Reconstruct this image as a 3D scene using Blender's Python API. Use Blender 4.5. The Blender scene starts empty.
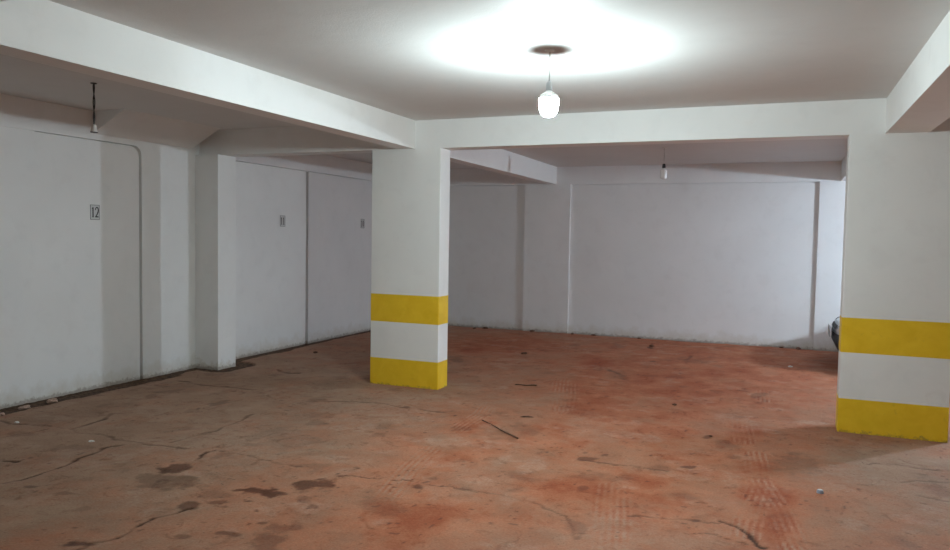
import bpy, bmesh, math, random
import numpy as np
from mathutils import Vector, Matrix
random.seed(7)
LAMP_MAIN, LAMP_SIDE, EXPO = 240., 820., 1.85
GREY0, GREY1 = (.31, .192, .130), (.44, .285, .196)
RED0, RED1 = (.39, .138, .069), (.54, .215, .116)
sc = bpy.context.scene
COL = sc.collection
PI = math.pi

# ------------------------------------------------------------------ dimensions (metres)
ZB, ZC = 2.495, 2.783            # underside of beams, ceiling
YF, T = 6.992, .239              # front of the main beam row, its thickness
YB = 12.21                       # back wall
XW = -6.415                      # left wall
XE, YN = 8.6, -3.4               # far side wall and the wall behind the camera

# ------------------------------------------------------------------ node helpers
def new_mat(name):
    m = bpy.data.materials.new(name); m.use_nodes = True
    nt = m.node_tree; b = nt.nodes['Principled BSDF']
    return m, nt, b
def N(nt, t, **kw):
    n = nt.nodes.new(t)
    for k, v in kw.items():
        if k in n.inputs.keys(): n.inputs[k].default_value = v
        else: setattr(n, k, v)
    return n
def L(nt, a, b): nt.links.new(a, b)
def noise(nt, vec, scale, detail=4, rough=.55, dist=0.):
    n = N(nt, 'ShaderNodeTexNoise'); n.inputs['Scale'].default_value = scale
    n.inputs['Detail'].default_value = detail; n.inputs['Roughness'].default_value = rough
    n.inputs['Distortion'].default_value = dist
    if vec is not None: L(nt, vec, n.inputs['Vector'])
    return n.outputs['Fac']
def mrange(nt, val, a, b, c=0., d=1.):
    n = N(nt, 'ShaderNodeMapRange'); n.clamp = True
    L(nt, val, n.inputs['Value'])
    for k, v in zip(('From Min', 'From Max', 'To Min', 'To Max'), (a, b, c, d)): n.inputs[k].default_value = v
    return n.outputs['Result']
def mix(nt, fac, a, b, mode='MIX'):
    n = N(nt, 'ShaderNodeMix'); n.data_type = 'RGBA'; n.blend_type = mode
    if isinstance(fac, (int, float)): n.inputs[0].default_value = fac
    else: L(nt, fac, n.inputs[0])
    for s, i in ((a, 6), (b, 7)):
        if isinstance(s, tuple): n.inputs[i].default_value = (*s, 1) if len(s) == 3 else s
        else: L(nt, s, n.inputs[i])
    return n.outputs[2]
def mth(nt, op, a, b=None, clamp=False):
    n = N(nt, 'ShaderNodeMath'); n.operation = op; n.use_clamp = clamp
    for s, i in ((a, 0), (b, 1)):
        if s is None: continue
        if isinstance(s, (int, float)): n.inputs[i].default_value = s
        else: L(nt, s, n.inputs[i])
    return n.outputs[0]
def bump(nt, b, h, strength, dist=.01):
    n = N(nt, 'ShaderNodeBump'); n.inputs['Strength'].default_value = strength; n.inputs['Distance'].default_value = dist
    L(nt, h, n.inputs['Height']); L(nt, n.outputs['Normal'], b.inputs['Normal'])
def pos(nt): return N(nt, 'ShaderNodeNewGeometry').outputs['Position']
def zof(nt, p):
    s = N(nt, 'ShaderNodeSeparateXYZ'); L(nt, p, s.inputs[0]); return s.outputs['Z']

def plain(name, col, rough=.5, metal=0., grain=0., emit=None, estr=0.):
    m, nt, b = new_mat(name)
    b.inputs['Base Color'].default_value = (*col, 1); b.inputs['Roughness'].default_value = rough; b.inputs['Metallic'].default_value = metal
    if grain:
        f = noise(nt, pos(nt), 60, 4)
        c = mix(nt, mrange(nt, f, .35, .65), tuple(x*(1-grain) for x in col), tuple(min(1, x*(1+grain)) for x in col))
        L(nt, c, b.inputs['Base Color'])
    if emit:
        b.inputs['Emission Color'].default_value = (*emit, 1); b.inputs['Emission Strength'].default_value = estr
    return m

def paint(name, col, dirt=True, bstr=.12, foot=.16):
    """rolled emulsion on rendered masonry, dirty and flaking near the ground"""
    m, nt, b = new_mat(name); p = pos(nt)
    b.inputs['Roughness'].default_value = .62
    b.inputs['Specular IOR Level'].default_value = .3
    big = mrange(nt, noise(nt, p, .9, 3), .3, .7)
    c = mix(nt, big, tuple(x*.96 for x in col), tuple(min(1, x*1.03) for x in col))
    mid = mrange(nt, noise(nt, p, 5, 5, .6, .4), .52, .78)
    c = mix(nt, mth(nt, 'MULTIPLY', mid, .10), c, (.42, .40, .38))
    if dirt:
        z = zof(nt, p)
        zz = mth(nt, 'ADD', z, mth(nt, 'MULTIPLY', mth(nt, 'SUBTRACT', noise(nt, p, 7, 5, .65), .5), -.35))
        low = mrange(nt, zz, foot, .0)
        c = mix(nt, mth(nt, 'MULTIPLY', low, .42), c, (.50, .42, .30))
        edge = mrange(nt, mth(nt, 'ADD', z, mth(nt, 'MULTIPLY', mth(nt, 'SUBTRACT', noise(nt, p, 26, 3, .7), .5), -.12)), .028, .0)
        c = mix(nt, mth(nt, 'MULTIPLY', edge, .55), c, (.20, .13, .085))
        sc_ = mth(nt, 'MULTIPLY', mrange(nt, noise(nt, p, 3.1, 6, .7, 1.5), .66, .72), mrange(nt, z, .55, .1))
        c = mix(nt, mth(nt, 'MULTIPLY', sc_, .18), c, (.32, .27, .22))
    L(nt, c, b.inputs['Base Color'])
    h = mth(nt, 'ADD', noise(nt, p, 90, 3), mth(nt, 'MULTIPLY', noise(nt, p, 4, 3), 3.))
    bump(nt, b, h, bstr, .006)
    return m

M = {}
M['wall'] = paint('wall paint', (.80, .80, .785))
M['wallback'] = paint('back wall paint', (.80, .80, .80))
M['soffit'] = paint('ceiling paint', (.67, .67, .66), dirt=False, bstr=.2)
M['beam'] = paint('beam paint', (.82, .82, .805), dirt=False)
M['pillar'] = paint('pillar paint', (.82, .82, .80), foot=.05)
def band_mat():
    m, nt, b = new_mat('yellow road paint'); p = pos(nt); z = zof(nt, p)
    b.inputs['Roughness'].default_value = .45
    f = mrange(nt, noise(nt, p, 6, 5, .6, .5), .3, .75)
    c = mix(nt, f, (.80, .50, .012), (.90, .60, .03))
    w = mrange(nt, noise(nt, p, 14, 6, .7, 1.), .62, .70)
    c = mix(nt, mth(nt, 'MULTIPLY', w, .22), c, (.38, .25, .05))
    zz = mth(nt, 'ADD', z, mth(nt, 'MULTIPLY', mth(nt, 'SUBTRACT', noise(nt, p, 22, 4, .7), .5), -.16))
    c = mix(nt, mrange(nt, zz, .018, -.01, 0., .6), c, (.26, .16, .06))
    L(nt, c, b.inputs['Base Color']); bump(nt, b, noise(nt, p, 40, 4), .15, .004)
    return m
M['yellow'] = band_mat()
M['white_plastic'] = plain('white plastic', (.75, .75, .73), .35)
M['grey_plastic'] = plain('grey plastic', (.45, .46, .47), .45)
M['black_plastic'] = plain('black plastic', (.012, .012, .013), .4)
M['white_cord'] = plain('pale cord', (.42, .41, .40), .6)
M['dark_cord'] = plain('dark cord', (.03, .022, .02), .6)
M['brass'] = plain('dull metal', (.78, .74, .70), .4, .3)
M['bulb_off'] = plain('unlit bulb', (.82, .82, .82), .25)
M['lamp_main'] = plain('lit diffuser', (.9, .9, .9), .4, emit=(.82, .98, 1.), estr=LAMP_MAIN)
M['lamp_side'] = plain('lit diffuser cool', (.9, .9, .9), .4, emit=(.72, .86, 1.), estr=LAMP_SIDE)
M['plate'] = plain('number plate card', (.60, .61, .60), .5)
M['ink'] = plain('black ink', (.02, .02, .022), .6)
M['ink_grey'] = plain('grey ink', (.12, .12, .125), .6)
M['wood'] = plain('dry wood', (.15, .075, .045), .85, grain=.4)
M['clod'] = plain('dark clod', (.13, .058, .036), .9, grain=.4)
M['stone'] = plain('pale rubble', (.46, .31, .24), .85, grain=.25)
M['chip'] = plain('white chip', (.72, .70, .66), .7, grain=.1)
M['capblue'] = plain('blue grey cap', (.34, .38, .46), .35)

# ------------------------------------------------------------------ mesh helpers
def link(name, bm, mat, parent=None, smooth=False, loc=None):
    me = bpy.data.meshes.new(name); bm.normal_update()
    bm.to_mesh(me); bm.free()
    if mat: me.materials.append(mat)
    if smooth:
        for f in me.polygons: f.use_smooth = True
    o = bpy.data.objects.new(name, me); COL.objects.link(o)
    if parent: o.parent = parent
    if loc: o.location = loc
    return o
def box(bm, x0, x1, y0, y1, z0, z1):
    vs = [bm.verts.new((x, y, z)) for z in (z0, z1) for x, y in ((x0, y0), (x1, y0), (x1, y1), (x0, y1))]
    for f in ((3, 2, 1, 0), (4, 5, 6, 7), (0, 1, 5, 4), (1, 2, 6, 5), (2, 3, 7, 6), (3, 0, 4, 7)):
        bm.faces.new([vs[i] for i in f])
def prism(bm, pts, axis, a, b):
    """polygon pts extruded along axis from a to b"""
    def P(p, t):
        return {'x': (t, p[0], p[1]), 'y': (p[0], t, p[1]), 'z': (p[0], p[1], t)}[axis]
    A = [bm.verts.new(P(p, a)) for p in pts]; B = [bm.verts.new(P(p, b)) for p in pts]
    n = len(pts)
    bm.faces.new(A); bm.faces.new(B[::-1])
    for i in range(n):
        j = (i+1) % n; bm.faces.new((A[j], A[i], B[i], B[j]))
    bmesh.ops.recalc_face_normals(bm, faces=bm.faces)
def lathe(bm, prof, n=32, c=(0, 0, 0), axis='z'):
    rings = []
    for r, z in prof:
        ring = []
        for i in range(n):
            a = 2*PI*i/n; p = (r*math.cos(a), r*math.sin(a), z)
            if axis == 'y': p = (p[0], p[2], p[1])
            if axis == 'x': p = (p[2], p[0], p[1])
            ring.append(bm.verts.new((c[0]+p[0], c[1]+p[1], c[2]+p[2])))
        rings.append(ring)
    for a, b in zip(rings, rings[1:]):
        for i in range(n):
            j = (i+1) % n; bm.faces.new((a[i], a[j], b[j], b[i]))
    bm.faces.new(rings[0][::-1]); bm.faces.new(rings[-1])
    bmesh.ops.recalc_face_normals(bm, faces=bm.faces)
def tube(bm, pts, r, n=8):
    pts = [Vector(p) for p in pts]; rings = []
    rr = r if isinstance(r, (list, tuple)) else [r]*len(pts)
    for i, p in enumerate(pts):
        d = (pts[min(i+1, len(pts)-1)]-pts[max(i-1, 0)]).normalized()
        u = d.cross(Vector((0, 0, 1)))
        if u.length < 1e-3: u = d.cross(Vector((0, 1, 0)))
        u.normalize(); v = d.cross(u)
        rings.append([bm.verts.new(p+(u*math.cos(2*PI*k/n)+v*math.sin(2*PI*k/n))*rr[i]) for k in range(n)])
    for a, b in zip(rings, rings[1:]):
        for i in range(n):
            j = (i+1) % n; bm.faces.new((a[i], a[j], b[j], b[i]))
    bm.faces.new(rings[0][::-1]); bm.faces.new(rings[-1])
    bmesh.ops.recalc_face_normals(bm, faces=bm.faces)
def empty(name, loc, label, cat, group=None, kind=None):
    o = bpy.data.objects.new(name, None); COL.objects.link(o); o.location = loc; o.empty_display_size = .1
    return tag(o, label, cat, group, kind)
def tag(o, label, cat, group=None, kind=None):
    o['label'] = label; o['category'] = cat
    if group: o['group'] = group
    if kind: o['kind'] = kind
    return o
def struct(name, bm, mat, smooth=False):
    o = link(name, bm, mat, smooth=smooth); o['kind'] = 'structure'; return o

# ------------------------------------------------------------------ floor: dusty red-brown slab with cracks, stains, tyre marks
def vnoise(x, y, f, seed=0):
    x = x*f+seed*17.3; y = y*f+seed*9.1
    xi = np.floor(x); yi = np.floor(y); u = x-xi; v = y-yi; u = u*u*(3-2*u); v = v*v*(3-2*v)
    def h(a, b):
        t = np.sin(a*127.1+b*311.7+seed*74.7)*43758.5453; return t-np.floor(t)
    return (h(xi, yi)*(1-u)+h(xi+1, yi)*u)*(1-v)+(h(xi, yi+1)*(1-u)+h(xi+1, yi+1)*u)*v
def fbm(x, y, f, seed=0, o=4):
    s = 0; a = .5; t = 0
    for i in range(o): s = s+a*vnoise(x, y, f*2**i, seed+i); t += a; a *= .5
    return s/t
def seg_dist(x, y, pts):
    d = np.full(x.shape, 9.); al = np.zeros(x.shape); side = np.zeros(x.shape); acc = 0
    for (ax, ay), (bx, by) in zip(pts, pts[1:]):
        dx, dy = bx-ax, by-ay; ln = math.hypot(dx, dy)+1e-9
        t = np.clip(((x-ax)*dx+(y-ay)*dy)/ln**2, 0, 1)
        e = np.hypot(x-ax-t*dx, y-ay-t*dy); m = e < d
        d = np.where(m, e, d); al = np.where(m, acc+t*ln, al)
        side = np.where(m, ((x-ax)*dy-(y-ay)*dx)/ln, side); acc += ln
    return d, al, side
def sm(a, b, x):
    t = np.clip((x-a)/(b-a), 0, 1); return t*t*(3-2*t)

CR= [(0.013, 0.75, [(-4.5, 3.16),
 (-4.45, 3.28),
 (-4.44, 3.54),
 (-4.5, 3.75),
 (-4.56, 4.0),
 (-4.51, 4.12)]),
 (0.02, 1.0, [(-5.37, 4.81),
 (-5.27, 4.59),
 (-5.23, 4.27)]),
 (0.012, 0.6, [(-5.23, 4.27),
 (-5.49, 4.26),
 (-5.72, 4.2),
 (-5.99, 4.21)]),
 (0.012, 0.35, [(-5.46, 3.84),
 (-5.45, 4.0),
 (-5.4, 4.16)]),
 (0.012, 0.5, [(-5.23, 4.27),
 (-5.07, 4.21),
 (-4.91, 4.24),
 (-4.76, 4.23),
 (-4.47, 4.21),
 (-4.29, 4.21),
 (-4.0, 4.25)]),
 (0.013, 0.5, [(-4.29, 5.32),
 (-4.21, 5.09),
 (-4.2, 4.75),
 (-4.23, 4.49),
 (-4.26, 4.31)]),
 (0.022, 1.0, [(-3.84, 4.24),
 (-3.79, 4.09)]),
 (0.01, 0.3, [(-3.84, 4.24),
 (-3.76, 4.33),
 (-3.41, 4.27)]),
 (0.014, 0.95, [(-3.18, 2.99),
 (-3.19, 3.04),
 (-3.2, 3.12),
 (-3.16, 3.21),
 (-3.13, 3.32)]),
 (0.016, 1.0, [(-3.17, 2.85),
 (-3.2, 2.76),
 (-3.2, 2.68),
 (-3.24, 2.61)]),
 (0.008, 0.4, [(-3.18, 2.99),
 (-3.17, 2.85)]),
 (0.02, 0.6, [(-5.97, 6.19),
 (-5.57, 6.11),
 (-5.18, 6.16),
 (-4.93, 6.17)]),
 (0.03, 0.9, [(-5.43, 7.16),
 (-5.14, 7.08),
 (-5.09, 7.15)]),
 (0.012, 0.45, [(-3.38, 4.26),
 (-3.18, 4.24),
 (-3.03, 4.26)]),
 (0.016, 0.8, [(-4.92, 3.46),
 (-4.83, 3.5)]),
 (0.01, 0.45, [(-2.66, 4.21),
 (-2.48, 4.24),
 (-2.19, 4.3)]),
 (0.009, 0.4, [(-2.06, 4.28),
 (-1.83, 4.29),
 (-1.51, 4.28),
 (-1.33, 4.26),
 (-1.08, 4.11),
 (-0.96, 3.84)]),
 (0.018, 0.4, [(-4.11, 5.94),
 (-3.81, 6.12),
 (-3.48, 6.18),
 (-3.1, 6.13),
 (-2.82, 6.12),
 (-2.72, 6.2)]),
 (0.03, 0.8, [(-5.33, 7.1),
 (-5.13, 7.08),
 (-5.09, 7.15)]),
 (0.016, 0.9, [(-0.26, 4.44),
 (-0.2, 4.38),
 (-0.12, 4.28),
 (-0.07, 4.17),
 (-0.02, 4.14)]),
 (0.014, 0.45, [(-1.31, 5.25),
 (-0.97, 5.24),
 (-0.69, 5.24)]),
 (0.009, 0.45, [(-0.78, 4.3),
 (-0.42, 4.39),
 (-0.27, 4.4)]),
 (0.008, 0.45, [(-0.52, 4.18),
 (-0.31, 4.2),
 (-0.12, 4.16)]),
 (0.014, 0.5, [(0.58, 6.04),
 (0.78, 6.13),
 (0.92, 6.11),
 (1.14, 6.12)]),
 (0.012, 0.35, [(0.79, 5.67),
 (0.87, 5.77),
 (1.09, 5.81)]),
 (0.01, 0.35, [(0.85, 5.42),
 (1.01, 5.38)]),
 (0.05, 0.4, [(-1.95, 9.05),
 (-1.77, 8.84),
 (-1.6, 8.45)]),
 (0.05, 0.6, [(-1.8, 11.68),
 (-1.75, 11.07)]),
 (0.05, 0.4, [(-1.14, 10.68),
 (-1.14, 10.05)])]
ST= [(-3.669, 3.599, 0.119, 0.056, 0.1, -0.099, 0.5),
 (-3.74, 3.89, 0.091, 0.044, 0.087, -0.091, 0.9),
 (-2.912, 3.71, 0.126, 0.06, 0.034, -0.044, 1.0),
 (-2.724, 3.973, 0.106, 0.05, 0.075, -0.108, 0.9),
 (-3.173, 3.353, 0.073, 0.034, 0.055, -0.058, 0.8),
 (-3.482, 3.65, 0.08, 0.038, 0.066, -0.07, 0.55),
 (-3.247, 2.688, 0.068, 0.032, 0.042, -0.035, 1.0),
 (-2.706, 3.114, 0.056, 0.026, 0.028, -0.032, 0.7),
 (-2.441, 3.138, 0.103, 0.047, 0.068, -0.088, 0.5),
 (-2.424, 3.347, 0.066, 0.03, 0.034, -0.047, 0.5),
 (-2.875, 3.001, 0.044, 0.02, 0.022, -0.023, 0.6),
 (-3.052, 3.483, 0.068, 0.032, 0.02, -0.022, 0.6),
 (-4.283, 3.202, 0.036, 0.017, 0.022, -0.017, 0.7),
 (-3.974, 3.212, 0.068, 0.033, 0.021, -0.017, 0.5),
 (-2.603, 3.317, 0.026, 0.013, 0.013, -0.015, 0.7),
 (-4.839, 5.523, 0.069, 0.034, 0.078, -0.088, 0.5),
 (-3.548, 4.764, 0.198, 0.096, 0.207, -0.277, 0.25),
 (-2.756, 3.458, 0.008, 0.004, 0.01, -0.013, 1.0),
 (-4.85, 5.273, 0.016, 0.008, 0.028, -0.03, 0.8),
 (-5.613, 5.428, 0.084, 0.042, 0.058, -0.055, 0.4),
 (-2.128, 3.853, 0.117, 0.055, 0.068, -0.122, 0.3),
 (-2.609, 3.722, 0.036, 0.017, 0.034, -0.048, 0.5),
 (-2.498, 3.65, 0.032, 0.015, 0.022, -0.032, 0.5),
 (-2.9, 4.274, 0.103, 0.049, 0.051, -0.075, 0.3),
 (-2.455, 3.332, 0.066, 0.03, 0.052, -0.07, 0.4),
 (-2.096, 4.233, 0.029, 0.014, 0.018, -0.034, 0.8),
 (-2.09, 4.421, 0.028, 0.014, 0.015, -0.031, 0.4),
 (-1.272, 5.287, 0.049, 0.023, 0.01, -0.041, 0.6),
 (-1.118, 4.623, 0.047, 0.022, 0.009, -0.037, 0.6),
 (-1.321, 5.433, 0.018, 0.009, 0.006, -0.025, 0.6),
 (-1.025, 4.021, 0.048, 0.022, 0.019, -0.072, 0.4),
 (-1.582, 5.327, 0.011, 0.006, 0.008, -0.026, 0.8),
 (-3.022, 5.485, 0.101, 0.05, 0.054, -0.098, 0.25),
 (-3.213, 6.152, 0.028, 0.014, 0.02, -0.036, 0.6),
 (-1.81, 4.332, 0.038, 0.018, 0.015, -0.036, 0.3),
 (0.135, 5.852, 0.158, 0.075, -0.004, -0.272, 0.35),
 (-0.558, 5.391, 0.048, 0.022, 0.005, -0.04, 0.8),
 (-1.28, 5.283, 0.045, 0.022, 0.01, -0.041, 0.7),
 (-1.18, 5.444, 0.027, 0.014, 0.006, -0.026, 0.7),
 (-1.32, 5.443, 0.018, 0.009, 0.006, -0.026, 0.6),
 (-0.524, 6.325, 0.028, 0.014, 0.005, -0.055, 0.7),
 (-0.408, 4.39, 0.024, 0.011, 0.002, -0.021, 0.7),
 (-0.137, 8.237, 0.07, 0.035, 0.006, -0.271, 0.35),
 (-0.74, 5.287, 0.065, 0.031, 0.012, -0.079, 0.3),
 (-1.031, 4.018, 0.06, 0.028, 0.018, -0.067, 0.4),
 (-0.961, 3.859, 0.01, 0.004, 0.009, -0.036, 0.4),
 (-1.77, 8.789, 0.091, 0.047, 0.054, -0.264, 0.3),
 (0.511, 5.39, 0.017, 0.008, -0.002, -0.022, 0.6),
 (-0.743, 4.501, 0.13, 0.061, 0.026, -0.145, 0.15),
 (-2.275, 11.087, 0.103, 0.057, 0.054, -0.256, 0.4),
 (-1.566, 9.942, 0.039, 0.021, 0.011, -0.067, 0.7),
 (-1.726, 6.748, 0.139, 0.069, 0.056, -0.216, 0.15),
 (-3.868, 8.83, 0.094, 0.051, 0.105, -0.237, 0.5),
 (-1.083, 7.457, 0.222, 0.111, 0.029, -0.19, 0.12),
 (-0.155, 8.243, 0.077, 0.038, 0.004, -0.161, 0.5)]
RD= [(-1.821, 3.706, 0.256, 0.119, 0.133, -0.268, 0.8),
 (-2.399, 4.867, 0.244, 0.118, 0.19, -0.382, 0.35),
 (-0.029, 4.834, 0.142, 0.066, 0.01, -0.538, 1.3),
 (0.047, 4.518, 0.106, 0.049, 0.001, -0.163, 0.8),
 (-0.257, 6.596, 0.155, 0.076, 0.016, -0.329, 0.9),
 (-0.109, 5.604, 0.132, 0.062, 0.007, -0.211, 0.8),
 (-1.323, 4.526, 0.117, 0.055, 0.055, -0.184, 0.7),
 (-0.876, 4.772, 0.357, 0.168, 0.076, -0.396, 0.5),
 (-2.495, 3.236, 0.292, 0.135, 0.173, -0.224, 0.5),
 (-3.597, 2.63, 0.154, 0.071, 0.159, -0.117, 0.35),
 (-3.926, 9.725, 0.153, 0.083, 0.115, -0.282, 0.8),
 (-2.247, 9.578, 0.193, 0.103, 0.093, -0.388, 0.7),
 (-1.068, 8.547, 0.168, 0.087, 0.064, -0.495, 0.4),
 (-2.371, 5.662, 0.204, 0.1, 0.138, -0.325, 0.5),
 (0.702, 4.875, 0.102, 0.047, -0.011, -0.084, 0.5),
 (0.284, 5.57, 0.15, 0.071, -0.011, -0.284, 0.4),
 (-3.72, 3.432, 0.186, 0.087, 0.248, -0.23, 0.3),
 (-1.583, 6.814, 0.74, 0.369, 0.298, -1.251, 0.4),
 (-0.601, 7.621, 0.788, 0.396, 0.126, -1.477, 0.25)]
PL= [(-3.905, 4.645, 0.372, 0.181, 0.394, -0.469, 0.5),
 (-3.619, 6.105, 0.565, 0.284, 0.369, -0.619, 0.5),
 (-2.984, 6.042, 0.163, 0.081, 0.034, -0.07, 0.5),
 (0.291, 7.246, 0.112, 0.055, -0.003, -0.069, 1.0),
 (0.46, 5.791, 0.198, 0.094, -0.024, -0.347, 0.45),
 (0.803, 6.37, 0.3, 0.144, -0.033, -0.288, 0.5),
 (-0.821, 4.01, 0.202, 0.094, 0.051, -0.235, 0.45),
 (-0.415, 4.047, 0.246, 0.113, 0.013, -0.115, 0.4),
 (-1.832, 4.467, 0.24, 0.114, 0.131, -0.313, 0.3),
 (-1.463, 6.189, 0.156, 0.076, 0.109, -0.448, 0.35),
 (-4.591, 7.362, 0.204, 0.107, 0.09, -0.143, 0.5),
 (-2.687, 3.99, 0.027, 0.013, 0.022, -0.032, 0.6),
 (-4.79, 4.077, 0.015, 0.007, 0.023, -0.02, 1.0),
 (-5.813, 4.223, 0.017, 0.008, 0.03, -0.022, 1.0),
 (-0.571, 5.843, 0.235, 0.113, 0.01, -0.095, 0.3)]

TRACKS = [([(-2.55, 6.6), (-2.47, 6.23), (-2.44, 5.36), (-2.31, 4.47), (-2.2, 4.0)], .10, .55),
          ([(-.72, 3.5), (-.77, 3.77), (-.86, 4.21), (-.96, 4.73)], .12, .6),
          ([(.16, 3.9), (.11, 4.2), (.01, 4.85), (-.08, 5.22)], .09, 1.),
          ([(-.13, 4.3), (-.13, 4.49), (-.08, 5.15), (-.14, 5.95)], .09, .9),
          ([(-2.14, 7.9), (-1.98, 7.3), (-1.85, 6.7)], .13, .6),
          ([(-2.3, 8.2), (-2.1, 7.4), (-1.81, 6.6)], .10, .4),
          ([(-.15, 8.5), (-.13, 8.0)], .08, .7), ([(-.3, 6.95), (-.24, 6.3)], .10, .7)]

def floor():
    xs = np.concatenate([np.arange(-6.47, 1.9, .0115), np.linspace(1.9, XE+.05, 30)[1:]])
    y = 1.9; ys = [YN-.05, -2., -.5, .8, 1.5, 1.9]
    while y < YB+.05:
        y += .0095+.0034*(y-1.9); ys.append(min(y, YB+.06))
    ys = np.array(ys); nx, ny = len(xs), len(ys)
    X, Y = np.meshgrid(xs, ys); x = X.ravel(); y = Y.ravel()
    n1 = fbm(x, y, 3., 1); n2 = fbm(x, y, 14., 5); n3 = fbm(x, y, 40., 9, 3)
    wx = x+(fbm(x, y, 8., 11, 5)-.5)*.085; wy = y+(fbm(x, y, 8., 15, 5)-.5)*.10
    crack = np.zeros(x.shape); stain = crack.copy(); red = crack.copy(); pale = crack.copy()
    z = (fbm(x, y, 1.1, 21, 3)-.5)*.006
    for w, s, pts in CR:
        d, al, side = seg_dist(wx, wy, pts)
        ww = (w*.75+.0035)*(.6+.75*vnoise(al, al*0, 9., int(w*1000)))
        c = min(1, s*1.25)*(1-sm(ww*.35, ww*1.35, d))*(.35+.65*sm(.25, .6, vnoise(x, y, 7., 77))+.15*n3)
        crack = np.maximum(crack, c); z = z-.006*c
        pale = np.maximum(pale, .25*s*np.exp(-((d-w*2.2)/(w*1.6))**2))
    def ell(E, field, warp, soft, gain=1.):
        for cx, cy, ax, ay, bx, by, k in E:
            det = ax*by-ay*bx
            px = x-cx+(fbm(x, y, 7., 31, 5)-.5)*warp; py = y-cy+(fbm(x, y, 7., 35, 5)-.5)*warp
            # small marks get a proportionally small warp
            r0 = min(1., math.sqrt(abs(det))/.09)
            px = x-cx+(px-x+cx)*r0; py = y-cy+(py-y+cy)*r0
            u = (px*by-py*bx)/det; v = (-px*ay+py*ax)/det; r = np.hypot(u, v)+(n2-.5)*1.5*r0+(n3-.5)*.35
            field[:] = np.maximum(field, gain*k*(1-sm(1-soft, 1+soft, r)))
    ell(ST, stain, .20, .26)
    ell(PL, pale, .2, .6, .8)
    rr = red.copy()
    for cx, cy, ax, ay, bx, by, k in RD:
        det = ax*by-ay*bx; px = x-cx; py = y-cy
        u = (px*by-py*bx)/det; v = (-px*ay+py*ax)/det
        rr += k*np.exp(-(u*u+v*v)*.8)*(.55+.9*(n1-.3))
    red = rr
    for pts, hw, k in TRACKS:
        d, al, side = seg_dist(x, y, pts)
        env = (1-sm(hw*.75, hw*1.1, d))*k*(.35+1.1*sm(.35, .65, n1))
        wv = side+(vnoise(al, al*0, 5., 3)-.5)*.012
        tr = .5+.5*np.sin(wv*2*PI/.040)
        tr2 = .5+.5*np.sin((al+np.abs(wv)*1.6)*2*PI/.075)
        br = sm(.3, .6, fbm(x, y, 10., 61, 3))
        red = red+env*((tr-.45)*.75+(tr2-.5)*.35)*(.4+.8*br)
        pale = pale+env*(1-tr)*.5*br
    # where the floor dries out to a greyer concrete, and where red earth was trodden in; also redder towards the back wall
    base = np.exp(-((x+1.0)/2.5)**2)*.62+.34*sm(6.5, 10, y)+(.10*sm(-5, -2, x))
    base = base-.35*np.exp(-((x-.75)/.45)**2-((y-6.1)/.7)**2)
    red = np.clip(base+.7*np.exp(-((x+4.1)/.8)**2-((y-10.4)/1.3)**2)+red*.75+(n1-.5)*.75+(n2-.5)*.45, 0, 1.4)  # broad back-left ellipse: shade on the floor painted in as deeper red
    # scattered crumbs, scuffs and damp speckles
    spk = sm(.80, .86, fbm(x, y, 26., 81, 2))*sm(.35, .6, n1)
    stain = np.maximum(stain, spk*.75)
    stk = sm(.66, .78, fbm(x+y*.25, y*1.0-x*.35, 3.2, 91, 5))*.35
    stain = np.maximum(stain, stk)
    pale = np.maximum(pale, sm(.60, .75, fbm(x, y, 4.5, 97, 5))*.55)
    # earth-filled gap round the walls and the engaged column
    dl = x-XW
    inx = np.clip(x, -6.5, -6.076); iny = np.clip(y, 6.921, 7.23)
    dl = np.minimum(dl, np.hypot(x-inx, y-iny))
    gw = .26-.020*(y-4.5)
    gap = 1-sm(gw-.03, gw+.015, dl+(fbm(x, y, 3., 41)-.5)*.20+(n3-.5)*.03)
    dbk = YB-y
    gap = np.maximum(gap, .8*(1-sm(.02, .06, dbk+(fbm(x, y, 4., 45)-.5)*.16)))
    z = z-.018*gap+(n3-.5)*.012*gap
    z[y < 1.8] = 0
    me = bpy.data.meshes.new('floor')
    co = np.stack([x, y, z], 1).astype(np.float32)
    i = np.arange(nx-1)[None, :]+np.arange(ny-1)[:, None]*nx
    q = np.stack([i, i+1, i+1+nx, i+nx], -1).reshape(-1, 4)
    me.vertices.add(len(co)); me.vertices.foreach_set('co', co.ravel())
    me.loops.add(q.size); me.loops.foreach_set('vertex_index', q.ravel().astype(np.int32))
    me.polygons.add(len(q)); me.polygons.foreach_set('loop_start', np.arange(0, q.size, 4, dtype=np.int32))
    me.polygons.foreach_set('loop_total', np.full(len(q), 4, np.int32))
    me.update(); me.validate()
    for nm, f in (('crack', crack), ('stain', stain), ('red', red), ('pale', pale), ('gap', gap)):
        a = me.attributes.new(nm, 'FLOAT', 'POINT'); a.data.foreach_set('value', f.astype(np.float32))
    me.polygons.foreach_set('use_smooth', np.ones(len(q), bool))
    m, nt, b = new_mat('dusty slab'); p = pos(nt)
    A = lambda n: N(nt, 'ShaderNodeAttribute', attribute_name=n).outputs['Fac']
    grey = mix(nt, mrange(nt, noise(nt, p, 2.2, 5, .6, .6), .3, .7), GREY0, GREY1)
    redc = mix(nt, mrange(nt, noise(nt, p, 3.5, 5, .6, .5), .3, .7), RED0, RED1)
    fine = noise(nt, p, 38, 6, .7)
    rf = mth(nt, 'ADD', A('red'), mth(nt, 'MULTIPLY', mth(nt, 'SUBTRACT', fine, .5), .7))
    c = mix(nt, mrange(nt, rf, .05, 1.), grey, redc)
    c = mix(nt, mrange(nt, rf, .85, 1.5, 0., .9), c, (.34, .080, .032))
    sf = mth(nt, 'MULTIPLY', A('pale'), mrange(nt, noise(nt, p, 17, 5, .7), .3, .62))
    c = mix(nt, mth(nt, 'MULTIPLY', sf, .55, True), c, (.56, .42, .33))
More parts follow.
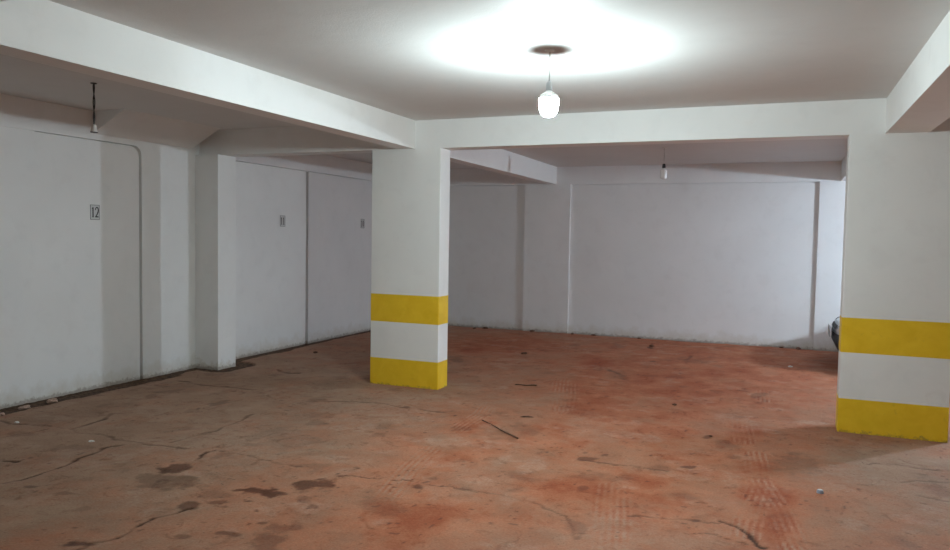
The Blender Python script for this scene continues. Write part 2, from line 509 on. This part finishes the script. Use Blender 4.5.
    # fine speckle and streaky wear
    sp = mrange(nt, noise(nt, p, 70, 5, .75), .36, .64)
    c = mix(nt, mth(nt, 'MULTIPLY', sp, .55), c, mix(nt, 1., c, (.62, .55, .50), 'MULTIPLY'))
    bl = mrange(nt, noise(nt, p, 6.5, 6, .68, 1.2), .55, .72)
    c = mix(nt, mth(nt, 'MULTIPLY', bl, .75), c, mix(nt, 1., c, (.55, .45, .40), 'MULTIPLY'))
    pit = mrange(nt, noise(nt, p, 24, 4, .6, .8), .64, .70)
    c = mix(nt, mth(nt, 'MULTIPLY', pit, .45), c, (.10, .05, .03))
    c = mix(nt, mth(nt, 'MULTIPLY', A('stain'), .92, True), c, mix(nt, 1., c, (.27, .18, .14), 'MULTIPLY'))
    c = mix(nt, mth(nt, 'MULTIPLY', A('crack'), .92, True), c, (.060, .026, .015))
    gp = mix(nt, mrange(nt, noise(nt, p, 30, 5, .7), .4, .66), (.060, .034, .021), (.17, .10, .062))
    c = mix(nt, A('gap'), c, gp)
    L(nt, c, b.inputs['Base Color'])
    L(nt, mrange(nt, A('stain'), 0, 1, .85, .6), b.inputs['Roughness'])
    b.inputs['Specular IOR Level'].default_value = .25
    h = mth(nt, 'ADD', noise(nt, p, 45, 5, .7), mth(nt, 'MULTIPLY', noise(nt, p, 9, 4), 2.))
    bump(nt, b, h, .35, .006)
    me.materials.append(m)
    o = bpy.data.objects.new('floor', me); COL.objects.link(o); o['kind'] = 'structure'
floor()

# ------------------------------------------------------------------ walls, ceiling, beams
bm = bmesh.new()
RW = XW-.020                                   # face of the infill panels
RD = XW-.060                                   # bottom of the open joints
box(bm, XW-.30, RD, YN, YB+.25, -.06, ZC)
box(bm, RD, XW, YN, YB, 2.502, ZC)             # band along the top
box(bm, RD, XW, 6.13, 7.45, -.06, 2.502)       # embedded column
r = .10; ye = 6.112; zt_ = 2.491               # front infill, rounded corner, open joint on two sides
pts = [(4.9, -.06), (ye, -.06)]+[(ye-r+r*math.cos(a), zt_-r+r*math.sin(a)) for a in [i*PI/2/8 for i in range(9)]]+[(4.9, zt_+.006)]
prism(bm, pts, 'x', RD, RW)
box(bm, RD, RW, YN, 4.9, -.06, 2.502)
r = .10                                        # plaster of the column follows the rounded corner
pts = [(6.13, 2.502)]+[(6.13-r+r*math.cos(a), 2.502-r+r*math.sin(a)) for a in [i*PI/2/8 for i in range(9)]]
prism(bm, pts, 'x', RD, XW)
box(bm, RD, XW, 7.45, 9.135, -.06, 2.494)
box(bm, RD, XW, 9.195, YB, -.06, 2.490)
struct('wall_left', bm, M['wall'])
bm = bmesh.new()
box(bm, XW, XE, YB+.075, YB+.3, -.06, ZC)
box(bm, XW, XE, YB+.042, YB+.075, -.06, 2.476)
box(bm, XW, XE, YB, YB+.075, 2.49, ZC)
for a, b_ in ((-4.12, -3.32), (.46, 1.28), (5.0, 5.8)): box(bm, a, b_, YB, YB+.075, -.06, 2.49)
struct('wall_back', bm, M['wallback'])
bm = bmesh.new(); box(bm, XE, XE+.25, YN, YB+.3, -.06, ZC); struct('wall_right', bm, M['wall'])
bm = bmesh.new(); box(bm, XW-.25, XE+.25, YN-.25, YN, -.06, ZC); struct('wall_front', bm, M['wall'])
bm = bmesh.new(); box(bm, XW-.3, XE+.3, YN-.3, YB+.3, ZC, ZC+.2); struct('ceiling', bm, M['soffit'])
def beam(x0, x1, y0, y1):
    bm = bmesh.new(); box(bm, x0, x1, y0, y1, ZB, ZC+.002); struct('ceiling_beam', bm, M['beam'])
ROWS = ((YF, YF+T), (1.828, 2.067))
for a, b_ in ROWS: beam(XW, XE, a, b_)
for a, b_ in ((YN, 1.828), (2.067, YF), (YF+T, YB)):
    beam(-3.756, -3.566, a, b_); beam(.734, 1.05, a, b_); beam(5.28, 5.5, a, b_)
# sloping plaster haunch between left wall and ceiling, in front of the beam
bm = bmesh.new(); prism(bm, [(XW, 2.56), (-5.99, ZC+.001), (XW, ZC+.001)], 'y', 5.52, 6.87); struct('trim_1', bm, M['beam'])

# ------------------------------------------------------------------ pillars
def rrect(x0, x1, y0, y1, r, n=4):
    P = []
    for cx, cy, a0 in ((x1-r, y1-r, 0), (x0+r, y1-r, PI/2), (x0+r, y0+r, PI), (x1-r, y0+r, 1.5*PI)):
        for i in range(n+1):
            a = a0+PI/2*i/n; P.append((cx+r*math.cos(a), cy+r*math.sin(a)))
    return P
def pillar(cx, cy, label, w=.805, d=T, bands=True, name='concrete_pillar', zt=ZB):
    t = empty(name, (cx, cy, 0), label, 'pillar', kind='thing')
    bm = bmesh.new(); prism(bm, rrect(-w/2, w/2, -d/2, d/2, .008), 'z', -.03, zt); link('shaft', bm, M['pillar'], t)
    if bands:
        e = .0015
        for z0, z1 in ((-.028, .286), (.678, .971)):
            bm = bmesh.new()
            P = rrect(-w/2-e, w/2+e, -d/2-e, d/2+e, .008+e); Q = rrect(-w/2, w/2, -d/2, d/2, .008)
            n = len(P); V = [[bm.verts.new((*p, z)) for p in R_] for R_, z in ((Q, z0), (P, z0), (P, z1), (Q, z1))]
            for a, b_ in zip(V, V[1:]+V[:1]):
                for i in range(n):
                    j = (i+1) % n; bm.faces.new((a[i], a[j], b_[j], b_[i]))
            bmesh.ops.recalc_face_normals(bm, faces=bm.faces)
            link('painted_band', bm, M['yellow'], t)['label'] = 'yellow painted band'
    return t
CY = YF+T/2
pillar(-3.674, CY, 'freestanding white pillar with yellow bands under the corner of two beams, beside the left bays')
pillar(.8765, CY, 'large white pillar with yellow bands at the right edge, car behind it')
t = empty('wall_pillar', (-6.27, 7.0755, 0), 'plain white square pillar without bands standing against the left wall', 'pillar', kind='thing')
bm = bmesh.new(); prism(bm, rrect(-.144, .194, -.1545, .1545, .006), 'z', -.03, ZB); link('shaft', bm, M['pillar'], t)

# ------------------------------------------------------------------ pendant lamps
def lathe_part(name, prof, mat, parent, n=28):
    bm = bmesh.new(); lathe(bm, prof, n); return link(name, bm, mat, parent, smooth=False)
def auto_smooth(o):
    for f in o.data.polygons: f.use_smooth = True
    md = o.modifiers.new('edges', 'EDGE_SPLIT'); md.split_angle = math.radians(40)
def lit_lamp(x, y, mat, label, drop=0.):
    t = empty('pendant_lamp', (x, y, ZC), label, 'lamp'); D = drop
    auto_smooth(lathe_part('ceiling_cap', [(.012, -.014), (.028, -.010), (.034, 0), (.034, .002)], M['white_plastic'], t))
    bm = bmesh.new(); tube(bm, [(0, 0, -.01), (.002, .001, -.08-D*.4), (.001, 0, -.16-D*.8), (0, 0, -.205-D)], .0035, 8); link('cord', bm, M['white_cord'], t, smooth=True)
    dz = lambda P_: [(r_, z_-D) for r_, z_ in P_]
    auto_smooth(lathe_part('lamp_socket', dz([(.006, -.195), (.014, -.200), (.019, -.208), (.021, -.245), (.021, -.252), (.015, -.254)]), M['grey_plastic'], t))
    b = lathe_part('bulb', dz([(.014, -.250), (.018, -.256), (.034, -.268), (.052, -.281), (.0620, -.297), (.0640, -.303), (.0640, -.306)]), M['white_plastic'], t); auto_smooth(b)
    dome = [(.0625*math.cos(a)**.62, -.320-.100*math.sin(a)**.9) for a in [PI/2*i/9 for i in range(9)]]
    d = lathe_part('diffuser', dz([(.0615, -.3055), (.0625, -.311)]+dome+[(.004, -.4225)]), mat, b, 24); auto_smooth(d)
    return t
lit_lamp(-1.41, 4.615, M['lamp_main'], 'bare glowing bulb hanging on a short cord from the near ceiling')
lit_lamp(3.78, 10.05, M['lamp_side'], 'glowing bulb over the parked car behind the right pillar', .25)
t = empty('pendant_lamp', (-1.467, 9.92, ZC), 'unlit white bulb in a black socket hanging in front of the back wall', 'lamp')
auto_smooth(lathe_part('ceiling_cap', [(.012, -.012), (.035, -.008), (.040, 0), (.040, .002)], M['white_plastic'], t))
bm = bmesh.new(); tube(bm, [(0, 0, -.01), (.002, 0, -.09), (-.001, 0, -.16), (0, 0, -.215)], .0035, 8); link('cord', bm, M['white_cord'], t, smooth=True)
auto_smooth(lathe_part('lamp_socket', [(.010, -.207), (.017, -.212), (.022, -.235), (.023, -.262), (.016, -.266)], M['black_plastic'], t))
auto_smooth(lathe_part('bulb', [(.013, -.262), (.015, -.274), (.024, -.280), (.038, -.290), (.043, -.300), (.043, -.375), (.040, -.390), (.030, -.402), (.012, -.407)], M['bulb_off'], t))
t = empty('pendant_lamp', (-5.197, 4.483, ZC), 'empty lamp socket dangling on dark twisted wires in front of the left wall', 'lamp')
auto_smooth(lathe_part('ceiling_cap', [(.008, -.008), (.022, -.006), (.026, 0), (.026, .002)], M['dark_cord'], t, 16))
bm = bmesh.new()
for ph in (0, PI):
    tube(bm, [(.0045*math.cos(ph+k*.35)+.003*math.sin(k/26*PI)*(1 if ph else -.3), .0045*math.sin(ph+k*.35), -.006-.335*k/26) for k in range(27)], .0046, 6)
link('cord', bm, M['dark_cord'], t, smooth=True)
s_ = lathe_part('lamp_socket', [(.008, -.330), (.016, -.336), (.019, -.350), (.021, -.372), (.026, -.378), (.027, -.392), (.020, -.394)], M['brass'], t, 20); auto_smooth(s_)
s_['label'] = 'pale metal socket'
auto_smooth(lathe_part('socket_rim', [(.0255, -.391), (.029, -.392), (.029, -.396), (.024, -.397)], M['dark_cord'], s_, 20))

# ------------------------------------------------------------------ bay number plates on the left wall
def stroke(bm, pts, wd, x0, x1):
    """flat ribbon of varying width in the Y-Z plane, thickness x0..x1"""
    n = len(pts); Lf, Rt = [], []
    for i, (a, b_) in enumerate(pts):
        p, q = pts[max(i-1, 0)], pts[min(i+1, n-1)]
        dx, dy = q[0]-p[0], q[1]-p[1]; l = math.hypot(dx, dy)+1e-9; w = wd[i] if isinstance(wd, (list, tuple)) else wd
        nx, ny = -dy/l*w/2, dx/l*w/2
        Lf.append((a+nx, b_+ny)); Rt.append((a-nx, b_-ny))
    prism(bm, Lf+Rt[::-1], 'x', x0, x1)
def digit(bm, ch, y, z, w, h, x0, x1):
    f = lambda pts: [(y+a*w, z+b_*h) for a, b_ in pts]
    if ch == '1':
        stroke(bm, f([(.5, 0), (.5, 1)]), w*.28, x0, x1); stroke(bm, f([(.2, .02), (.8, .02)]), h*.045, x0, x1)
        stroke(bm, f([(.18, .84), (.5, .97)]), h*.05, x0, x1)
    if ch == '2':
        arc = [(.5-.38*math.cos(a), .72+.28*math.sin(a)) for a in [PI*i/10 for i in range(11)]]
        stroke(bm, f(arc+[(.84, .58), (.66, .38), (.38, .18), (.12, .04)]), [w*.2]+[w*.2]*4+[w*.26]*6+[w*.3, w*.27, w*.22, w*.2], x0, x1)
        stroke(bm, f([(.08, .04), (.92, .05)]), h*.12, x0, x1)
    if ch == '0':
        arc = [(.5+.38*math.cos(a), .5+.5*math.sin(a)) for a in [2*PI*i/20 for i in range(20)]]
        a2 = [(.5+.19*math.cos(a), .5+.44*math.sin(a)) for a in [2*PI*i/20 for i in range(20)]]
        A, B = f(arc), f(a2)
        V = [[bm.verts.new((x, *p)) for p in P_] for P_, x in ((A, x0), (A, x1), (B, x1), (B, x0))]
        for a, b_ in zip(V, V[1:]+V[:1]):
            for i in range(20):
                j = (i+1) % 20; bm.faces.new((a[i], a[j], b_[j], b_[i]))
        bmesh.ops.recalc_face_normals(bm, faces=bm.faces)
def plate(y, z, txt, label, X=XW, w=.110, h=.150):
    t = empty('bay_number_plate', (X, y, z), label, 'sign', 'bay number plates on the left wall')
    bm = bmesh.new(); box(bm, -.004, .003, -w/2, w/2, -h/2, h/2); link('card', bm, M['plate'], t)
    bm = bmesh.new(); e = .005
    for a in ((-w/2, w/2, h/2-e, h/2), (-w/2, w/2, -h/2, -h/2+e), (-w/2, -w/2+e, -h/2+e, h/2-e), (w/2-e, w/2, -h/2+e, h/2-e)):
        box(bm, .003, .0045, a[0], a[1], a[2], a[3])
    link('border', bm, M['ink_grey'], t)
    bm = bmesh.new(); dw = .046
    for i, ch in enumerate(txt): digit(bm, ch, -dw+i*dw+.001, -.050, dw*.98, .100, .003, .0045)
    link('numeral', bm, M['ink'], t)
plate(5.548, 1.777, '12', 'bay number 12 plate on the left wall in front of the plain wall pillar', X=RW)
plate(8.585, 1.765, '11', 'small framed number plate on the left wall just behind the plain wall pillar')
plate(10.71, 1.777, '10', 'farthest number plate on the left wall, close beside the freestanding pillar')

# ------------------------------------------------------------------ litter on the floor
def stick(x0, y0, x1, y1, r, label, cat, name='stick', kink=.005, z=.006):
    n = 9; pts = []
    dx, dy = x1-x0, y1-y0
    for i in range(n):
        t_ = i/(n-1); k = kink*math.sin(t_*7+x0*3)*(1-abs(2*t_-1)**3)
        pts.append((x0+dx*t_-dy*k*2, y0+dy*t_+dx*k*2, z+r*.6+.003*math.sin(t_*9)))
    bm = bmesh.new(); tube(bm, pts, [r*(.6+.5*t_/(n-1)+.12*math.sin(t_*2.3)) for t_ in range(n)], 7)
    c = Vector(((x0+x1)/2, (y0+y1)/2, 0)); bmesh.ops.translate(bm, verts=bm.verts, vec=-c)
    o = link(name, bm, M['wood'], smooth=True, loc=c); tag(o, label, cat)
stick(-2.369, 5.981, -1.891, 5.555, .0062, 'long thin dry stick lying diagonally on the open floor', 'stick')
stick(-2.630, 7.585, -2.400, 7.640, .008, 'short dark twig on the floor behind the long stick', 'stick', name='twig')
def lump(x, y, rx, ry, rz, mat, name, label, cat, group=None, rot=0., seed=0):
    rnd = random.Random(seed); bm = bmesh.new(); bmesh.ops.create_icosphere(bm, subdivisions=2, radius=1)
    ph = [rnd.uniform(0, 6) for _ in range(6)]
    for v in bm.verts:
        c = v.co; k = 1+.18*math.sin(3*c.x+ph[0])*math.cos(2.5*c.y+ph[1])+.14*math.sin(5*c.z+4*c.x+ph[2])+rnd.uniform(-.05, .05)
        v.co = Vector((c.x*rx*k, c.y*ry*k, max(c.z, -.5)*rz*k))
    o = link(name, bm, mat, smooth=False, loc=(x, y, rz*.45)); o.rotation_euler.z = rot
    tag(o, label, cat, group)
lump(-2.06, 6.28, .062, .013, .009, M['clod'], 'dirt_clod', 'flat dark dirt clod just behind the long stick', 'clod', rot=.4, seed=1)
lump(-3.24, 9.70, .045, .03, .02, M['clod'], 'dirt_clod', 'dark dirt clod on the far floor near the back wall pilaster', 'clod', seed=2)
lump(-.926, 7.39, .02, .016, .012, M['clod'], 'dirt_clod', 'tiny dark clod on the open floor left of the right pillar', 'clod', seed=3)
lump(-.5, 6.34, .018, .012, .006, M['clod'], 'dirt_clod', 'small dark clod at the tip of the right pillar\'s shadow', 'clod', seed=4)
lump(-5.76, 8.43, .03, .025, .018, M['clod'], 'dirt_clod', 'dark clod on the floor of the left back bay', 'clod', seed=6)
lump(.13, 10.33, .03, .02, .012, M['chip'], 'paint_chip', 'small white chip in the shadow of the parked car', 'paint chip', seed=7)
lump(-6.225, 4.885, .055, .035, .022, M['stone'], 'stone', 'largest pale stone on the dirt strip along the left wall', 'stone', rot=.9, seed=8)
lump(-6.215, 4.60, .05, .03, .018, M['stone'], 'stone', 'pale stone on the left wall dirt strip next to the largest one', 'stone', rot=1.2, seed=9)
lump(-6.14, 4.335, .03, .024, .016, M['stone'], 'stone', 'pale stone at the very left end of the wall dirt strip', 'stone', seed=10)
lump(-5.80, 4.225, .022, .016, .008, M['chip'], 'paint_chip', 'white chip beside the crack near the left wall', 'paint chip', seed=11)
lump(-4.79, 4.08, .022, .012, .008, M['chip'], 'paint_chip', 'white chip in front of the forked crack', 'paint chip', rot=.6, seed=12)
for k, (x_, y_, s_) in enumerate(((-1.777, 11.3, .04), (-3.9, 12.08, .05), (-3.2, 12.1, .035), (-2.85, 12.12, .04), (-2.1, 12.1, .03), (.25, 12.1, .05), (.02, 12.12, .03), (-4.75, 12.08, .05), (-4.9, 11.95, .04))):
    o_ = ('rubble crumb at the foot of the back wall')
    lump(x_, y_, s_, s_*.7, s_*.45, M['clod'], 'rubble_piece', 'small dark crumb of rubble along the foot of the back wall', 'rubble', 'crumbs along the foot of the back wall', seed=20+k, rot=k)
# bottle cap
t = empty('bottle_cap', (.269, 5.204, .001), 'small blue-grey bottle cap lying on the floor in front of the right pillar', 'bottle cap')
bm = bmesh.new(); prof = [(.020, 0), (.020, .004), (.018, .018), (.015, .021), (.004, .021)]; lathe(bm, prof, 24)
for i, v in enumerate(bm.verts):
    if v.co.z < .005: v.co.x *= 1+.07*(i % 2); v.co.y *= 1+.07*(i % 2)
link('crown', bm, M['capblue'], t)
bm = bmesh.new(); lathe(bm, [(.012, .0205), (.012, .0222), (.003, .0222)], 16); link('cap_top', bm, M['chip'], t)['label'] = 'white disc on the cap'

# ------------------------------------------------------------------ parked car (nose towards -X)
M['car_body'] = plain('silver car paint', (.55, .60, .65), .3, .1)
M['car_glass'] = plain('car glass', (.015, .018, .02), .06)
M['rubber'] = plain('tyre rubber', (.018, .018, .019), .8)
M['alloy'] = plain('alloy wheel', (.5, .5, .52), .35, .8)
M['lens'] = plain('headlamp lens', (.55, .58, .60), .12, .3)
M['red_lens'] = plain('tail lamp lens', (.35, .01, .01), .15)
def grid_body(prof, prof_in, W, fn, ts):
    """side profile swept across the width; prof_in is used for the slices away from the flanks"""
    bm = bmesh.new(); S = []
    for t_ in ts:
        P_ = prof if abs(t_) > .74 else prof_in
        S.append([bm.verts.new(fn(x_, z_, t_, W)) for x_, z_ in P_])
    n = len(prof)
    for a, b_ in zip(S, S[1:]):
        for i in range(n):
            j = (i+1) % n; bm.faces.new((a[i], a[j], b_[j], b_[i]))
    bm.faces.new(S[0]); bm.faces.new(S[-1][::-1])
    bmesh.ops.recalc_face_normals(bm, faces=bm.faces)
    return bm
CARX, CARY, CW, CL = .645, 10.95, .87, 3.9
car = empty('car', (CARX+CL/2, CARY, 0), 'silver hatchback parked behind the right pillar, only its front bumper corner showing', 'car')
O = lambda x_: x_-CL/2
def arch(cx, r_, z0, n=9):
    return [(O(cx)+r_*math.cos(a), .30+r_*math.sin(a)) for a in [PI*i/(n-1) for i in range(n)]]
WB0, WB1, WR = .72, 3.12, .345
top = [(O(0.0), .30), (O(.0), .50), (O(.05), .565), (O(.22), .61), (O(.55), .70), (O(.95), .85), (O(1.15), .90), (O(3.3), .95), (O(3.78), .93), (O(3.86), .80), (O(3.9), .55), (O(3.86), .32), (O(3.8), .22)]
bot = [(O(WB1+WR), .22)]+[(x_, max(z_, .22)) for x_, z_ in arch(WB1, WR, .3)]+[(O(WB1-WR), .2), (O(2.2), .19), (O(1.6), .19), (O(WB0+WR), .2)]+[(x_, max(z_, .22)) for x_, z_ in arch(WB0, WR, .3)]+[(O(WB0-WR), .2), (O(.08), .21)]
flat = [(x_, .21) for x_, z_ in bot]
ts = [-1, -.985, -.93, -.85, -.75, -.73, -.5, -.25, 0, .25, .5, .73, .75, .85, .93, .985, 1]
def fb(x_, z_, t_, W):
    a = abs(t_); nose = .16*a**3+.22*max(0, a-.8)**1.5*4
    k = max(0, 1-(x_+CL/2)/.9); kr = max(0, 1-(CL/2-x_)/.8)
    x_ = x_+nose*k-nose*.7*kr
    if z_ > .5: z_ = z_-(a**5)*.07*(z_-.5)/.4-max(0, a-.93)*.35*(z_-.5)
    y_ = t_*W*(1-.03*max(0, (z_-.55)))*(1-.05*k)
    return (x_, y_, z_)
body = link('body', grid_body(top+bot, top+flat, CW, fb, ts), M['car_body'], car)
def fc(x_, z_, t_, W):
    a = abs(t_); y_ = t_*(W-.20*max(0, z_-.88)/.55); return (x_+(.06*a*a if x_ < 0 else -.05*a*a), y_, z_-(.03*a**4 if z_ > 1.2 else 0))
cab = [(O(.98), .86), (O(1.75), 1.36), (O(2.2), 1.44), (O(2.8), 1.44), (O(3.35), 1.36), (O(3.78), .92), (O(3.6), .86)]
tc = [-1, -.97, -.85, -.5, 0, .5, .85, .97, 1]
link('cabin', grid_body(cab, cab, CW-.06, fc, tc), M['car_body'], car)
def panel(name, corners, mat, parent, th=.006):
    bm = bmesh.new(); V = [Vector(c) for c in corners]; nrm = (V[1]-V[0]).cross(V[2]-V[0]).normalized()
    A = [bm.verts.new(v) for v in V]; B = [bm.verts.new(v+nrm*th) for v in V]; n = len(V)
    bm.faces.new(A[::-1]); bm.faces.new(B)
    for i in range(n): j = (i+1) % n; bm.faces.new((A[i], A[j], B[j], B[i]))
    bmesh.ops.recalc_face_normals(bm, faces=bm.faces)
    return link(name, bm, mat, parent)
def cp(x_, z_, t_, off=0):   # point on the cabin skin
    p = fc(O(x_), z_, t_, CW-.06); return (p[0], p[1]+off*(1 if t_ > 0 else -1), p[2])
sh = lambda c, dx, dz: (c[0]+dx, c[1], c[2]+dz)
panel('windscreen', [sh(cp(1.06, .912, -.88), -.025, .012), sh(cp(1.70, 1.328, -.84), -.025, .012), sh(cp(1.70, 1.328, .84), -.025, .012), sh(cp(1.06, .912, .88), -.025, .012)], M['car_glass'], car, .02)
panel('rear_window', [sh(cp(3.42, 1.29, -.84), .03, .01), sh(cp(3.70, 1.01, -.86), .03, .01), sh(cp(3.70, 1.01, .86), .03, .01), sh(cp(3.42, 1.29, .84), .03, .01)], M['car_glass'], car, .02)
for s in (-1, 1):
    panel('side_window', [cp(1.32, .93, s, .004), cp(1.86, 1.32, s, .004), cp(2.30, 1.35, s, .004), cp(2.30, .93, s, .004)], M['car_glass'], car, .006*-s)
    panel('side_window', [cp(2.38, .93, s, .004), cp(2.38, 1.35, s, .004), cp(3.20, 1.30, s, .004), cp(3.46, .95, s, .004)], M['car_glass'], car, .006*-s)
    bm = bmesh.new(); bmesh.ops.create_icosphere(bm, subdivisions=3, radius=1)
    for v in bm.verts: v.co = Vector((O(1.45)+v.co.x*.07, s*(CW+.06)+v.co.y*.09, .99+v.co.z*.065))
    link('wing_mirror', bm, M['car_body'], car, smooth=True)
    # headlamp wraps the front corner
    bm = bmesh.new(); rows = []
    for tt in (.50, .60, .70, .80, .88, .94):
        rows.append([bm.verts.new(Vector(fb(O(xx), zz, s*tt, CW))+Vector((-.014, s*.006, .004))) for xx, zz in ((.022, .525), (.058, .568), (.17, .598))])
    for a, b_ in zip(rows, rows[1:]):
        for i in range(2): bm.faces.new((a[i], a[i+1], b_[i+1], b_[i]))
    bmesh.ops.solidify(bm, geom=bm.faces[:], thickness=-.012); link('headlamp', bm, M['lens'], car, smooth=True)
    bm = bmesh.new(); box(bm, O(3.80), O(3.875), s*.78-.07, s*.78+.07, .62, .86); link('tail_lamp', bm, M['red_lens'], car)
    for wx in (WB0, WB1):
        y0 = s*(CW-.10)
        bm = bmesh.new(); prof = [(.205, -.095), (.27, -.10), (.298, -.085), (.305, -.05), (.305, .05), (.298, .085), (.27, .10), (.205, .095)]
        lathe(bm, prof, 36, (O(wx), y0, .305), 'y'); wh = link('wheel', bm, M['rubber'], car, smooth=True)
        bm = bmesh.new(); lathe(bm, [(.04, s*.088), (.05, s*.092), (.198, s*.080), (.206, s*.097), (.206, -s*.05)], 30, (O(wx), y0, .305), 'y')
        for k in range(5):
            a = 2*PI*k/5; c_, s2 = math.cos(a), math.sin(a)
            tube(bm, [(O(wx)+c_*.04, y0+s*.098, .305+s2*.04), (O(wx)+c_*.19, y0+s*.094, .305+s2*.19)], .016, 6)
        link('wheel_rim', bm, M['alloy'], wh)
# black lower bumper and grille
def strip(name, z0, z1, t0, mat, off, n=14, parent=car):
    bm = bmesh.new(); rows = []
    for i in range(n+1):
        tt = -t0+2*t0*i/n; row = []
        for z_ in (z0, (z0+z1)/2, z1):
            xx = O(.0 if z_ <= .50 else (z_-.50)/.065*.05); xx = O(.06) if z_ < .23 else xx
            row.append(bm.verts.new(Vector(fb(xx, z_, tt, CW))+Vector((-off, 0, 0))))
        rows.append(row)
    for a, b_ in zip(rows, rows[1:]):
        for i in range(2): bm.faces.new((a[i], a[i+1], b_[i+1], b_[i]))
    bmesh.ops.solidify(bm, geom=bm.faces[:], thickness=-.02); return link(name, bm, mat, parent)
strip('front_bumper', .20, .44, .93, M['black_plastic'], .012)['label'] = 'black lower front bumper'
strip('grille', .49, .54, .44, M['black_plastic'], .012)
bm = bmesh.new(); box(bm, O(-.055), O(-.045), -.20, .20, .37, .50); link('licence_plate', bm, M['grey_plastic'], car)
bm = bmesh.new(); box(bm, O(3.86), O(3.93), -.72, .72, .28, .46); link('rear_bumper', bm, M['black_plastic'], car)


# ------------------------------------------------------------------ world, camera, view
w = bpy.data.worlds.new('world'); sc.world = w; w.use_nodes = True
w.node_tree.nodes['Background'].inputs[0].default_value = (.02, .02, .022, 1)
w.node_tree.nodes['Background'].inputs[1].default_value = 1.
cam = bpy.data.cameras.new('camera'); co = bpy.data.objects.new('camera', cam); COL.objects.link(co)
yaw, pitch, roll, f = -.3898, -.0516, .0169, 749.78
fw = Vector((math.sin(yaw)*math.cos(pitch), math.cos(yaw)*math.cos(pitch), math.sin(pitch)))
rt = Vector((math.cos(yaw), -math.sin(yaw), 0)); up = rt.cross(fw)
r2 = rt*math.cos(roll)+up*math.sin(roll); u2 = -rt*math.sin(roll)+up*math.cos(roll)
mt = Matrix((r2, u2, -fw)).transposed().to_4x4(); mt.translation = Vector((0, 0, 1.6)); co.matrix_world = mt
cam.sensor_fit = 'HORIZONTAL'; cam.sensor_width = 36; cam.lens = 36*f/950; cam.clip_start = .05; cam.clip_end = 100
sc.camera = co
sc.view_settings.view_transform = 'Standard'; sc.view_settings.look = 'None'
sc.view_settings.gamma = 1; sc.view_settings.use_curve_mapping = False
sc.view_settings.exposure = EXPO
sc.cycles.use_denoising = True
sc.cycles.max_bounces = 14; sc.cycles.diffuse_bounces = 10
sc.cycles.sample_clamp_indirect = 6
